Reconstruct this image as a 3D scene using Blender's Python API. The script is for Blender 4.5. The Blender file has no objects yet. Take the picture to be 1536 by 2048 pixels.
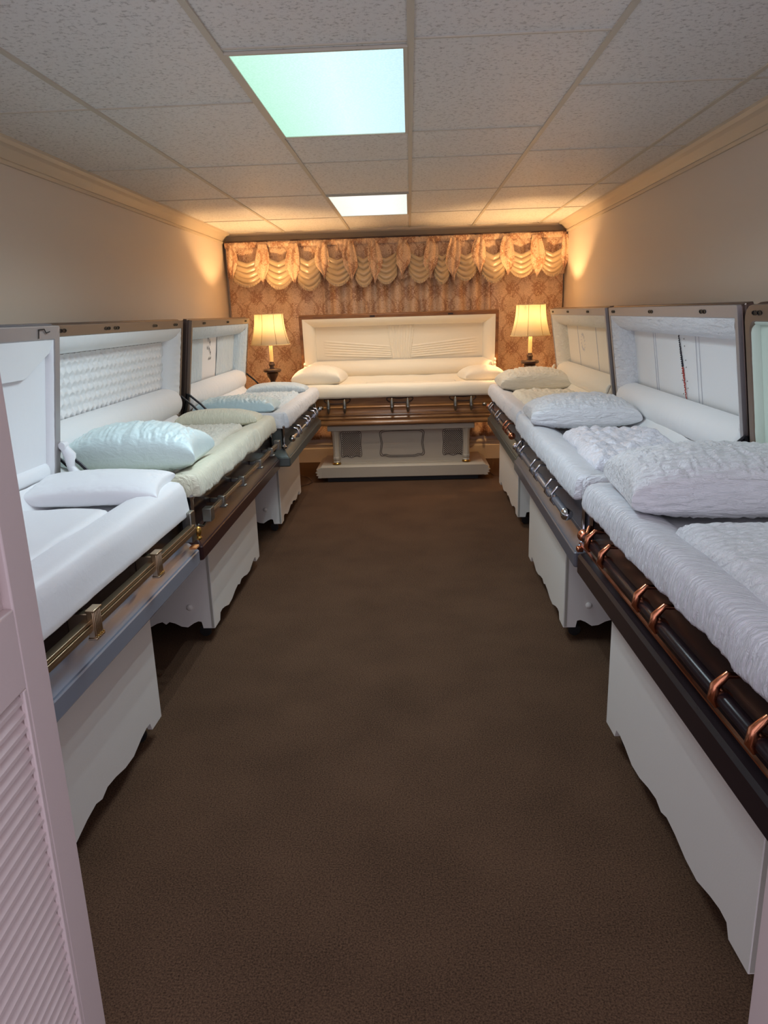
import bpy, math, random
from math import sin, cos, pi, sqrt, radians as R
from mathutils import Vector, noise, Matrix
random.seed(7)
sc = bpy.context.scene
col = sc.collection

# ---------------------------------------------------------------- camera
CAM_H = 1.597
cam_d = bpy.data.cameras.new('camera'); cam = bpy.data.objects.new('camera', cam_d); col.objects.link(cam)
cam_d.sensor_fit = 'VERTICAL'; cam_d.sensor_height = 32.0; cam_d.lens = 32.0*1480/2048
cam_d.clip_start = 0.02
P_, Y_, R_ = .2627, .0414, -.0307
_f = Vector((0, 1, 0)); _r = Vector((1, 0, 0)); _u = Vector((0, 0, 1))
_m = Matrix.Rotation(Y_, 3, 'Z'); _f, _r, _u = _m@_f, _m@_r, _m@_u
f2 = _f*cos(P_)-_u*sin(P_); u2 = _u*cos(P_)+_f*sin(P_)
r2 = _r*cos(R_)+u2*sin(R_); u3 = u2*cos(R_)-_r*sin(R_)
mm = Matrix((r2, u3, -f2)).transposed().to_4x4(); mm.translation = (0, 0, CAM_H)
cam.matrix_world = mm
sc.camera = cam
# ---------------------------------------------------------------- light levels
sc.view_settings.view_transform = 'Standard'; sc.view_settings.look = 'None'
sc.view_settings.gamma = 1; sc.view_settings.exposure = 0.42
EXP_FLUO_NEAR = 85.0; EXP_FLUO_FAR = 62.0; LAMP_W = 34.0; FILL_W = 8.0
w = bpy.data.worlds.new('world'); sc.world = w; w.use_nodes = True
w.node_tree.nodes['Background'].inputs[0].default_value = (.72, .70, .86, 1)
w.node_tree.nodes['Background'].inputs[1].default_value = 1.15

def point(name, loc, watt, colr, radius=0.0):
    l = bpy.data.lights.new(name, 'POINT'); l.energy = watt; l.color = colr; l.shadow_soft_size = radius
    o = bpy.data.objects.new(name, l); o.location = loc; col.objects.link(o); return o
def spot(name, loc, watt, colr, size=160):
    l = bpy.data.lights.new(name, 'SPOT'); l.energy = watt; l.color = colr; l.shadow_soft_size = 0.0
    l.spot_size = R(size); l.spot_blend = 1.0
    o = bpy.data.objects.new(name, l); o.location = loc; col.objects.link(o); return o
# unseen fill light added behind the camera to lift the near shadows
point('fill_light', (.1, -1.2, 2.2), FILL_W, (1.0, .86, .93), .12)

# ---------------------------------------------------------------- helpers
def S(r, g, b):
    return tuple(((c/255)/12.92 if c/255 <= .04045 else ((c/255+.055)/1.055)**2.4) for c in (r, g, b))
class MB:
    def __init__(s): s.v = []; s.f = []
    def add(s, vs, fs):
        b = len(s.v); s.v += [tuple(v) for v in vs]; s.f += [tuple(b+i for i in f) for f in fs]
    def box(s, x0, y0, z0, x1, y1, z1):
        s.add([(x0,y0,z0),(x1,y0,z0),(x1,y1,z0),(x0,y1,z0),(x0,y0,z1),(x1,y0,z1),(x1,y1,z1),(x0,y1,z1)],
              [(0,3,2,1),(4,5,6,7),(0,1,5,4),(1,2,6,5),(2,3,7,6),(3,0,4,7)])
    def grid(s, fn, nu, nv, flip=False):
        vs = [fn(i/nu, j/nv) for j in range(nv+1) for i in range(nu+1)]
        fs = []
        for j in range(nv):
            for i in range(nu):
                a = j*(nu+1)+i; q = (a, a+1, a+nu+2, a+nu+1)
                fs.append(q[::-1] if flip else q)
        s.add(vs, fs)
    def loft(s, rings, cap0=True, cap1=True, closed=True):
        n = len(rings[0]); vs = [p for r in rings for p in r]; fs = []
        for k in range(len(rings)-1):
            for i in range(n if closed else n-1):
                j = (i+1) % n
                fs.append((k*n+i, k*n+j, (k+1)*n+j, (k+1)*n+i))
        if cap0: fs.append(tuple(range(n))[::-1])
        if cap1: fs.append(tuple(range((len(rings)-1)*n, len(rings)*n)))
        s.add(vs, fs)
    def lathe(s, prof, c=(0,0,0), n=24, cap=True, axis='z', flute=0, fa=0):
        rings = []
        for (r, z) in prof:
            ring = []
            for i in range(n):
                a = 2*pi*i/n; rr = r*(1+fa*cos(flute*a)) if flute else r
                p = (rr*cos(a), rr*sin(a), z)
                if axis == 'x': p = (p[2], p[0], p[1])
                if axis == 'y': p = (p[1], p[2], p[0])
                ring.append((p[0]+c[0], p[1]+c[1], p[2]+c[2]))
            rings.append(ring)
        s.loft(rings, cap, cap)
    def tube(s, path, rad, n=10, cap=True):
        path = [Vector(p) for p in path]; rings = []
        rads = rad if isinstance(rad, (list, tuple)) else [rad]*len(path)
        up = Vector((0, 0, 1)); prev = None
        for i, p in enumerate(path):
            t = (path[min(i+1, len(path)-1)]-path[max(i-1, 0)]).normalized()
            a = (prev - t*prev.dot(t)) if prev else (up if abs(t.z) < .9 else Vector((1, 0, 0))).cross(t)
            a.normalize(); prev = a; b = t.cross(a)
            rings.append([tuple(p+(a*cos(2*pi*k/n)+b*sin(2*pi*k/n))*rads[i]) for k in range(n)])
        s.loft(rings, cap, cap)
    def prism(s, poly, axis, a0, a1):
        # poly in the two other axes
        def P(q, a):
            return {'x': (a, q[0], q[1]), 'y': (q[0], a, q[1]), 'z': (q[0], q[1], a)}[axis]
        s.loft([[P(q, a0) for q in poly], [P(q, a1) for q in poly]])
    def build(s, name, mat, parent=None, smooth=True, bevel=0, label=None, kind=None, ang=40, seg=2):
        me = bpy.data.meshes.new(name); me.from_pydata(s.v, [], s.f); me.update()
        import bmesh
        bm = bmesh.new(); bm.from_mesh(me); bmesh.ops.recalc_face_normals(bm, faces=bm.faces); bm.to_mesh(me); bm.free()
        me.materials.append(mat)
        o = bpy.data.objects.new(name, me); col.objects.link(o)
        if parent: o.parent = parent
        if bevel:
            m = o.modifiers.new('bevel', 'BEVEL'); m.width = bevel; m.segments = seg; m.limit_method = 'ANGLE'; m.angle_limit = R(35)
        if smooth:
            me.shade_smooth()
            if ang < 180:
                me.set_sharp_from_angle(angle=R(ang))
        if label: o['label'] = label
        if kind: o['kind'] = kind
        return o
def rrect(x0, y0, x1, y1, r, fn, n=4):
    """rounded rectangle -> fn(a, b) gives the 3D point"""
    pts = []
    r = max(r, 1e-4)
    for (cx, cy, a0) in ((x1-r, y0+r, -90), (x1-r, y1-r, 0), (x0+r, y1-r, 90), (x0+r, y0+r, 180)):
        for k in range(n+1):
            a = R(a0+90*k/n); pts.append(fn(cx+r*cos(a), cy+r*sin(a)))
    return pts
def thing(name, label, cat, loc=(0,0,0), rz=0, group=None):
    o = bpy.data.objects.new(name, None); o.empty_display_size = .1; col.objects.link(o)
    o.location = loc; o.rotation_euler = (0, 0, rz); o['label'] = label; o['category'] = cat
    if group: o['group'] = group
    return o
def tag(o, label, cat, group=None):
    o['label'] = label; o['category'] = cat
    if group: o['group'] = group
    return o
def nz(x, y, z=0.0): return noise.noise(Vector((x, y, z)))

# ---------------------------------------------------------------- materials
def mat(name, base, rough=.5, metal=0, sheen=0, spec=.5, coat=0):
    m = bpy.data.materials.new(name); m.use_nodes = True; b = m.node_tree.nodes['Principled BSDF']
    b.inputs['Base Color'].default_value = (*base, 1); b.inputs['Roughness'].default_value = rough
    b.inputs['Metallic'].default_value = metal; b.inputs['Specular IOR Level'].default_value = spec
    b.inputs['Coat Weight'].default_value = coat; b.inputs['Coat Roughness'].default_value = .12
    b.inputs['Sheen Weight'].default_value = sheen
    return m
def nd(m, t, **kw):
    n = m.node_tree.nodes.new(t)
    for k, v in kw.items(): setattr(n, k, v)
    return n
def lk(m, a, b): m.node_tree.links.new(a, b)
def coords(m, scale, rot=(0,0,0)):
    tc = nd(m, 'ShaderNodeTexCoord'); mp = nd(m, 'ShaderNodeMapping'); mp.inputs['Scale'].default_value = scale
    mp.inputs['Rotation'].default_value = rot
    lk(m, tc.outputs['Object'], mp.inputs['Vector']); return mp.outputs['Vector']
def bump(m, h, strength, dist=.01, prev=None):
    b = nd(m, 'ShaderNodeBump'); b.inputs['Strength'].default_value = strength; b.inputs['Distance'].default_value = dist
    lk(m, h, b.inputs['Height'])
    if prev: lk(m, prev, b.inputs['Normal'])
    lk(m, b.outputs[0], m.node_tree.nodes['Principled BSDF'].inputs['Normal']); return b.outputs[0]
def noise_t(m, vec, scale, detail=3, dist=0.0, rough=.5):
    n = nd(m, 'ShaderNodeTexNoise'); n.inputs['Scale'].default_value = scale; n.inputs['Detail'].default_value = detail
    n.inputs['Distortion'].default_value = dist; n.inputs['Roughness'].default_value = rough
    if vec: lk(m, vec, n.inputs['Vector'])
    return n.outputs['Fac']
def ramp(m, fac, c0, c1, p0=0., p1=1., to='Base Color'):
    r = nd(m, 'ShaderNodeValToRGB'); r.color_ramp.elements[0].color = (*c0, 1); r.color_ramp.elements[1].color = (*c1, 1)
    r.color_ramp.elements[0].position = p0; r.color_ramp.elements[1].position = p1
    lk(m, fac, r.inputs[0])
    if to: lk(m, r.outputs[0], m.node_tree.nodes['Principled BSDF'].inputs[to])
    return r.outputs[0]
def cloth(name, base, rough=.6, fine=.25, crinkle=0, stretch=(1, 1, 1), csc=60, sheen=.2, spec=.3, dist=.004, k3=3.0):
    m = mat(name, base, rough, 0, sheen, spec)
    n1 = noise_t(m, coords(m, (1, 1, 1)), 700, 2)
    o = bump(m, n1, fine, .001)
    if crinkle:
        n2 = noise_t(m, coords(m, stretch), csc, 4, .6, .6)
        bump(m, n2, crinkle, dist*(k3*.9 if csc <= 1 else 1.6), o)
    return m
def metal(name, base, rough=.28, m_=1.0):
    m = mat(name, base, rough, m_); v = coords(m, (2, 60, 60)); bump(m, noise_t(m, v, 20, 2), .05, .001); return m

WHITE = S(240, 238, 234)
M = {}
M['satin'] = cloth('white_satin', S(238, 238, 240), .42, .15, .12, (1, 1, 1), 14, .3, .5, .01)
M['cream'] = cloth('cream_velvet', S(240, 228, 205), .7, .4, .15, (1, 1, 1), 9, .4)
M['crepe'] = cloth('white_crinkled_crepe', S(236, 235, 238), .55, .3, .9, (14, 50, 50), 1.0, .3, .4, .008)
M['crepe_warm'] = cloth('cream_crinkled_crepe', S(240, 232, 212), .55, .3, .9, (14, 50, 50), 1.0, .3, .4, .008)
M['shirr'] = cloth('shirred_overlay_white', S(234, 233, 238), .6, .3, .9, (90, 12, 22), 1.0, .3, .4, .008)
M['shirr_cream'] = cloth('shirred_overlay_cream', S(236, 230, 205), .6, .3, .8, (110, 14, 22), 1.0, .3, .4, .007)
M['shirr_blue'] = cloth('shirred_white_blue', S(232, 232, 234), .6, .3, .8, (70, 12, 22), 1.0, .3, .4, .008)
M['aqua'] = cloth('pale_aqua_satin', S(216, 232, 232), .34, .1, .3, (20, 60, 30), 1.0, .2, .6, .006)
M['aqua_deep'] = cloth('pale_blue_satin', S(196, 220, 226), .33, .1, .3, (20, 60, 30), 1.0, .2, .6, .006)
M['blue_white'] = cloth('ice_blue_crepe', S(208, 222, 230), .5, .3, .9, (50, 50, 14), 1.0, .2, .5, .006)
M['panel_white'] = cloth('lid_panel_white', S(236, 235, 235), .6, .3, .1, (1, 1, 1), 12, .2)
M['mint'] = cloth('lid_panel_mint', S(214, 228, 214), .6, .3, .1, (1, 1, 1), 12, .2)
M['shiny'] = cloth('shiny_crushed_satin', S(232, 230, 238), .26, .1, .8, (1, 1, 1), 55, .1, .8, .008)
M['lace'] = cloth('rosette_lace', S(236, 230, 214), .65, .4, 1.0, (1, 1, 1), 90, .2, .4, .008)
M['wall'] = mat('beige_wall_paneling', S(226, 210, 192), .55, spec=.4)
M['trim'] = mat('cream_painted_trim', S(212, 196, 172), .4)
M['louver'] = mat('lilac_white_door_paint', S(208, 190, 186), .45)
bump(M['louver'], noise_t(M['louver'], coords(M['louver'], (1,1,1)), 250, 2), .2, .001)
M['stand'] = mat('cream_painted_board', S(226, 220, 212), .45)
bump(M['stand'], noise_t(M['stand'], coords(M['stand'], (1,1,1)), 160, 3), .25, .001)
M['bier'] = mat('ivory_painted_bier', S(190, 177, 158), .45)
M['strip'] = mat('grey_edge_strip', S(178, 172, 160), .4, .2)
M['rib'] = mat('tan_shade_binding', S(120, 84, 44), .6)
M['gold'] = metal('worn_gold', S(190, 150, 80), .3)
M['bronze'] = metal('brushed_bronze', S(190, 168, 138), .34)
M['brass_copper'] = metal('copper', S(214, 140, 105), .2)
M['chrome'] = metal('chrome', S(205, 205, 208), .12)
M['pewter'] = metal('pewter', S(150, 148, 140), .35)
M['silverblue'] = metal('silver_blue_enamel', S(158, 166, 182), .25, .45)
M['steel'] = metal('grey_steel', S(122, 122, 130), .3, .5)
M['greensteel'] = metal('green_grey_steel', S(92, 96, 92), .3, .5)
M['maroon'] = mat('dark_maroon_gloss', S(52, 27, 26), .28, .0, spec=.35)
M['plum'] = mat('dark_plum_gloss', S(40, 30, 33), .25, .0, spec=.25)
M['darkbronze'] = metal('dark_bronze_enamel', S(110, 95, 88), .32, .8)
M['greige'] = metal('greige_lid_enamel', S(172, 166, 166), .42, .5)
M['umber'] = metal('umber_lid_enamel', S(130, 112, 98), .4, .5)
M['black'] = mat('black_rubber', S(24, 22, 22), .5)
M['iron'] = mat('black_hinge_iron', S(30, 29, 32), .4, .5)
M['darkwood'] = mat('dark_turned_wood', S(70, 48, 38), .35)
M['candle'] = mat('ivory_candle_sleeve', S(236, 214, 160), .5)
M['thread_black'] = mat('black_thread', S(34, 32, 44), .7)
M['thread_red'] = mat('red_thread', S(176, 70, 60), .7)
M['thread_grey'] = mat('grey_thread', S(150, 146, 140), .7); M['cord'] = mat('pale_seam_cord', S(200, 198, 202), .6)
M['orange'] = mat('orange_tag', S(226, 150, 90), .6)
# wood
m = mat('walnut_stained_wood', S(120, 76, 42), .28, coat=.4); M['wood'] = m
ramp(m, noise_t(m, coords(m, (1.5, 30, 30)), 2.5, 5, .8), S(122, 80, 42), S(172, 122, 74), .3, .7)
m = mat('walnut_lid_edge', S(120, 76, 42), .35); M['wood_lid'] = m
ramp(m, noise_t(m, coords(m, (2, 20, 8)), 3, 4, .5), S(104, 64, 34), S(140, 92, 52), .3, .7)
# carpet
m = mat('brown_carpet', S(70, 52, 42), .95, spec=.1); M['carpet'] = m
n1 = noise_t(m, coords(m, (1,1,1)), 190, 4, 0, .8); n2 = noise_t(m, coords(m, (1,1,1)), 3.0, 4)
mx = nd(m, 'ShaderNodeMix', data_type='FLOAT'); mx.inputs[0].default_value = .12; lk(m, n1, mx.inputs[2]); lk(m, n2, mx.inputs[3])
ramp(m, mx.outputs[0], S(36, 24, 17), S(126, 96, 74), .34, .70)
bump(m, n1, .8, .004)
# ceiling tiles
m = mat('speckled_ceiling_tile', S(196, 188, 172), .42, spec=.5); M['tile'] = m
v = nd(m, 'ShaderNodeTexVoronoi'); v.inputs['Scale'].default_value = 95; lk(m, coords(m, (1,1,1)), v.inputs['Vector'])
n1 = noise_t(m, coords(m, (1,1,1)), 62, 4, 0, .75)
ramp(m, n1, S(186, 181, 175), S(240, 237, 232), .34, .47)
bump(m, n1, .55, .004)
M['tbar'] = mat('cream_ceiling_bar', S(208, 198, 180), .4)
# grooves of the wall panels
m = M['wall']; tc = nd(m, 'ShaderNodeTexCoord'); sp = nd(m, 'ShaderNodeSeparateXYZ'); lk(m, tc.outputs['Object'], sp.inputs[0])
md = nd(m, 'ShaderNodeMath', operation='PINGPONG'); md.inputs[1].default_value = .61; lk(m, sp.outputs['Y'], md.inputs[0])
gt = nd(m, 'ShaderNodeMath', operation='GREATER_THAN'); gt.inputs[1].default_value = .004; lk(m, md.outputs[0], gt.inputs[0])
nn = noise_t(m, coords(m, (1,1,1)), 130, 3)
ad = nd(m, 'ShaderNodeMath', operation='MULTIPLY_ADD'); lk(m, nn, ad.inputs[0]); ad.inputs[1].default_value = .12; lk(m, gt.outputs[0], ad.inputs[2])
bump(m, ad.outputs[0], .35, .003)
# damask
def damask(name, c0, c1, W=.27, H=.60):
    m = mat(name, c0, .42, 0, .3, .5)
    tc = nd(m, 'ShaderNodeTexCoord'); sp = nd(m, 'ShaderNodeSeparateXYZ'); lk(m, tc.outputs['Object'], sp.inputs[0])
    def mt(op, a, b=None, c=None):
        n = nd(m, 'ShaderNodeMath', operation=op)
        for i, q in enumerate((a, b, c)):
            if q is None: continue
            if isinstance(q, (int, float)): n.inputs[i].default_value = q
            else: lk(m, q, n.inputs[i])
        return n.outputs[0]
    zph = mt('MULTIPLY', sp.outputs['Z'], 2*pi/H); xph = mt('MULTIPLY', sp.outputs['X'], 2*pi/W)
    def band(sg):
        # ogee line: sin(x + sg*1.35*sin(z))
        a = mt('SINE', mt('ADD', mt('MULTIPLY', xph, .5), mt('MULTIPLY', mt('SINE', zph), sg*1.3)))
        return mt('LESS_THAN', mt('ABSOLUTE', a), .13)
    og = mt('MAXIMUM', band(1), band(-1))
    v = mt('ADD', mt('MULTIPLY', mt('COSINE', xph), 1.0), mt('COSINE', mt('MULTIPLY', zph, 2)))
    n1 = noise_t(m, coords(m, (1, .02, .8)), 55, 3, 1.5)
    scroll = mt('MULTIPLY', mt('LESS_THAN', mt('ABSOLUTE', mt('SUBTRACT', n1, .5)), .045), 1)
    inner = mt('MULTIPLY', mt('GREATER_THAN', mt('ABSOLUTE', v), .75), scroll)
    n2 = noise_t(m, coords(m, (1, .02, .7)), 34, 2, 2.5)
    rings = mt('MULTIPLY', mt('GREATER_THAN', n2, .52), mt('GREATER_THAN', v, 1.05))
    fac = mt('MINIMUM', mt('MAXIMUM', mt('MAXIMUM', mt('MULTIPLY', og, .55), mt('MULTIPLY', scroll, .5)), mt('MAXIMUM', inner, mt('MULTIPLY', rings, .8))), 1)
    ramp(m, fac, c0, c1, 0, 1)
    bump(m, noise_t(m, coords(m, (1, 1, 1)), 500, 2), .2, .001)
    return m
M['damask'] = damask('rose_gold_damask', S(230, 196, 160), S(168, 116, 80))
M['swag'] = mat('antique_gold_satin', S(190, 164, 128), .3, .0, .2, .8)
# lamp shade
m = bpy.data.materials.new('ivory_lamp_shade'); m.use_nodes = True; M['shade'] = m
nt = m.node_tree; nt.nodes.clear()
o_ = nd(m, 'ShaderNodeOutputMaterial'); a_ = nd(m, 'ShaderNodeBsdfTranslucent'); b_ = nd(m, 'ShaderNodeBsdfDiffuse'); mx = nd(m, 'ShaderNodeMixShader')
a_.inputs[0].default_value = (.085, .072, .045, 1); b_.inputs[0].default_value = (.50, .47, .40, 1); mx.inputs[0].default_value = .5
lk(m, a_.outputs[0], mx.inputs[1]); lk(m, b_.outputs[0], mx.inputs[2]); lk(m, mx.outputs[0], o_.inputs[0])
def emis(name, c, st, tex=False):
    m = bpy.data.materials.new(name); m.use_nodes = True; nt = m.node_tree; nt.nodes.clear()
    o = nd(m, 'ShaderNodeOutputMaterial'); e = nd(m, 'ShaderNodeEmission'); e.inputs[0].default_value = (*c, 1); e.inputs[1].default_value = st
    if tex:
        # prismatic diffuser: tubes show as brighter bands, tint drifts across the sheet
        tc = nd(m, 'ShaderNodeTexCoord'); sp = nd(m, 'ShaderNodeSeparateXYZ'); lk(m, tc.outputs['Object'], sp.inputs[0])
        mr = nd(m, 'ShaderNodeMapRange'); mr.inputs[1].default_value = -.3; mr.inputs[2].default_value = .3; lk(m, sp.outputs['X'], mr.inputs[0])
        r = nd(m, 'ShaderNodeValToRGB'); e0, e1 = r.color_ramp.elements
        e0.color = (*tex[0], 1); e1.color = (*tex[2], 1); k = r.color_ramp.elements.new(.55); k.color = (*tex[1], 1)
        lk(m, mr.outputs[0], r.inputs[0]); 
        v = nd(m, 'ShaderNodeTexVoronoi'); v.inputs['Scale'].default_value = 110; lk(m, tc.outputs['Object'], v.inputs['Vector'])
        mr2 = nd(m, 'ShaderNodeMapRange'); mr2.inputs[1].default_value = 0; mr2.inputs[2].default_value = .6; mr2.inputs[3].default_value = 1.06*st; mr2.inputs[4].default_value = .9*st
        lk(m, v.outputs['Distance'], mr2.inputs[0]); lk(m, r.outputs[0], e.inputs[0]); lk(m, mr2.outputs[0], e.inputs[1])
    lk(m, e.outputs[0], o.inputs[0]); return m
M['bulb'] = emis('bulb_glow', (1, .75, .4), 3)

# ---------------------------------------------------------------- room
XL, XR, YF, YB, ZC = -1.925, 1.615, .52, 8.16, 2.44
def struct(name, mb, m, **kw):
    o = mb.build(name, m, **kw); o['kind'] = 'structure'; return o
b = MB(); b.box(XL-.1, -2.2, -.1, XR+.1, YB+.1, 0); struct('floor', b, M['carpet'], smooth=False)
b = MB(); b.box(XL-.1, YF, ZC, XR+.1, YB+.1, ZC+.1); struct('ceiling', b, M['tile'], smooth=False)
b = MB(); b.box(XL-.1, YF-.1, 0, XL, YB+.1, ZC); struct('wall_left', b, M['wall'], smooth=False)
b = MB(); b.box(XR, YF-.1, 0, XR+.1, YB+.1, ZC); struct('wall_right', b, M['wall'], smooth=False)
b = MB(); b.box(XL, YB, 0, XR, YB+.1, ZC); struct('wall_back', b, M['wall'], smooth=False)
# ceiling grid
b = MB()
RUN = [-1.28, -.605, .02, .665, 1.34]
for x in RUN: b.box(x-.011, YF, ZC-.006, x+.011, YB, ZC+.001)
rows = {(-1.925, -1.28): [1.4, 2.05, 3.32, 4.59, 5.78, 7.1], (-1.28, -.605): [1.4, 2.05, 3.32, 4.6, 5.78, 7.1],
        (-.605, .02): [1.5, 2.69, 3.95, 4.6, 5.78, 7.05], (.02, .665): [1.5, 2.67, 3.93, 4.57, 5.76, 6.95],
        (.665, 1.34): [.9, 2.05, 3.27, 4.5, 5.74, 6.95], (1.34, 1.615): [.9, 2.05, 3.27, 4.5, 5.74, 6.95]}
for (x0, x1), ys in rows.items():
    for y in ys: b.box(x0, y-.005, ZC-.004, x1, y+.005, ZC+.001)
struct('trim_1', b, M['tbar'], smooth=False)
# crown moulding: stepped cove profile
def crown(name, p0, p1, inward):
    prof = [(0, 2.335), (.012, 2.335), (.016, 2.352), (.010, 2.36), (.02, 2.372), (.045, 2.40), (.062, 2.415), (.07, 2.41), (.082, 2.425), (.082, 2.44), (0, 2.44)]
    rings = []
    for p in (p0, p1): rings.append([(p[0]+inward[0]*d, p[1]+inward[1]*d, z) for d, z in prof])
    b = MB(); b.loft(rings); struct(name, b, M['trim'], smooth=False)
crown('trim_2', (XL, YF), (XL, YB), (1, 0)); crown('trim_3', (XR, YF), (XR, YB), (-1, 0)); crown('trim_4', (XL, YB), (XR, YB), (0, -1))
def basebd(name, p0, p1, inward):
    prof = [(0, 0), (.02, 0), (.02, .15), (.014, .16), (.014, .185), (.022, .19), (.022, .205), (.008, .22), (0, .22)]
    b = MB(); b.loft([[(p[0]+inward[0]*d, p[1]+inward[1]*d, z) for d, z in prof] for p in (p0, p1)]); struct(name, b, M['trim'], smooth=False)
basebd('baseboard_back', (XL, YB), (XR, YB), (0, -1)); basebd('baseboard_left', (XL, YF), (XL, YB), (1, 0)); basebd('baseboard_right', (XR, YF), (XR, YB), (-1, 0))

# louvered door leaves standing open into the room
def leaf(name, x, y0, y1, side, z_rail, zp0, ang=0):
    """leaf in the plane x, from y0 (hinge) to y1 (free edge); side = +1 faces +x. thickness .03 away from the aisle"""
    t = bpy.data.objects.new(name, None); col.objects.link(t); t['kind'] = 'structure'
    t.location = (x, y1, 0); t.rotation_euler = (0, 0, ang)
    L = y1-y0; th = -side*.03; x0, x1 = min(0, th), max(0, th); st = .072
    b = MB()
    b.box(x0, -st, .012, x1, 0, 2.02); b.box(x0, -L, .012, x1, -L+st, 2.02)
    for (a, c) in ((.012, .2), (z_rail, zp0), (1.93, 2.02)): b.box(x0, -L+st, a, x1, -st, c)
    b.build('door_frame', M['louver'], t, bevel=.003)
    b = MB(); z = .21; n = 0
    # slanted slats
    while z < z_rail-.012:
        b.prism([(x1 if side > 0 else x0, z-.002), ((x1 if side > 0 else x0), z+.006), ((x0 if side > 0 else x1), z+.034), ((x0 if side > 0 else x1), z+.026)], 'y', -L+st, -st) if False else None
        fx = -side*.0035; bx = -side*.027
        b.prism([(fx, z), (fx, z+.006), (bx, z+.024), (bx, z+.018)], 'y', -L+st-.004, -st+.004); z += .0218; n += 1
    b.build('louver_slats', M['louver'], t, smooth=False)
    # stop bead round the louvers
    b = MB(); b.box(min(0, -side*.008), -st-.010, .2, max(0, -side*.008)+0, -st+.0, z_rail); b.build('bead', M['louver'], t, bevel=.002)
    # raised panel above the mid rail
    b = MB(); y_a, y_b, za, zb = -L+st, -st, zp0, 1.93
    def rc(i, xx): return [(xx, y_a+i, za+i), (xx, y_b-i, za+i), (xx, y_b-i, zb-i), (xx, y_a+i, zb-i)]
    b.loft([rc(0, -side*.02), rc(0.0, -side*.014), rc(.03, -side*.004), rc(.034, -side*.004)], True, True)
    b.build('raised_panel', M['louver'], t, smooth=False)
    return t
leaf('door_1', -.555, .56, 1.0, 1, 1.10, 1.22, R(3.0))
leaf('door_2', .545, .56, 1.0, -1, 1.05, 1.16, 0)

# ceiling light fixtures
def fixture(x0, x1, y0, y1, watt, tint, ramp3, label, st):
    cx, cy = (x0+x1)/2, (y0+y1)/2
    t = thing('ceiling_light', label, 'ceiling light', (cx, cy, ZC), 0, 'fluorescent ceiling panels')
    hx, hy = (x1-x0)/2, (y1-y0)/2
    b = MB()
    for r_ in ((-hx, -hy, hx, -hy+.014), (-hx, hy-.014, hx, hy), (-hx, -hy+.014, -hx+.014, hy-.014), (hx-.014, -hy+.014, hx, hy-.014)):
        b.box(r_[0], r_[1], -.010, r_[2], r_[3], -.0008)
    b.build('frame', M['tbar'], t, smooth=False)
    b = MB(); b.box(-hx+.013, -hy+.013, -.006, hx-.013, hy-.013, -.0025)
    b.build('diffuser', emis('diffuser_glow', tint, st, ramp3), t, smooth=False)
    nxs, nys = 3, 5
    for i in range(nxs):
        for j in range(nys):
            spot('fluorescent_lamp', (cx+(i-1)*.19, cy+(j-2)*.24, ZC-.02), watt/(nxs*nys), tint)
fixture(-.595, .01, 2.72, 3.93, EXP_FLUO_NEAR, (.74, .90, 1.0), (S(182, 232, 208), S(214, 248, 242), S(196, 230, 240)),
        'large greenish white rectangular fluorescent ceiling panel, the nearer of two', .98)
fixture(-.595, .01, 5.82, 7.0, EXP_FLUO_FAR, (1, .93, .84), (S(232, 236, 220), S(252, 252, 246), S(226, 232, 222)),
        'smaller looking white fluorescent ceiling panel further back, near the curtain', .98)

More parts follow.
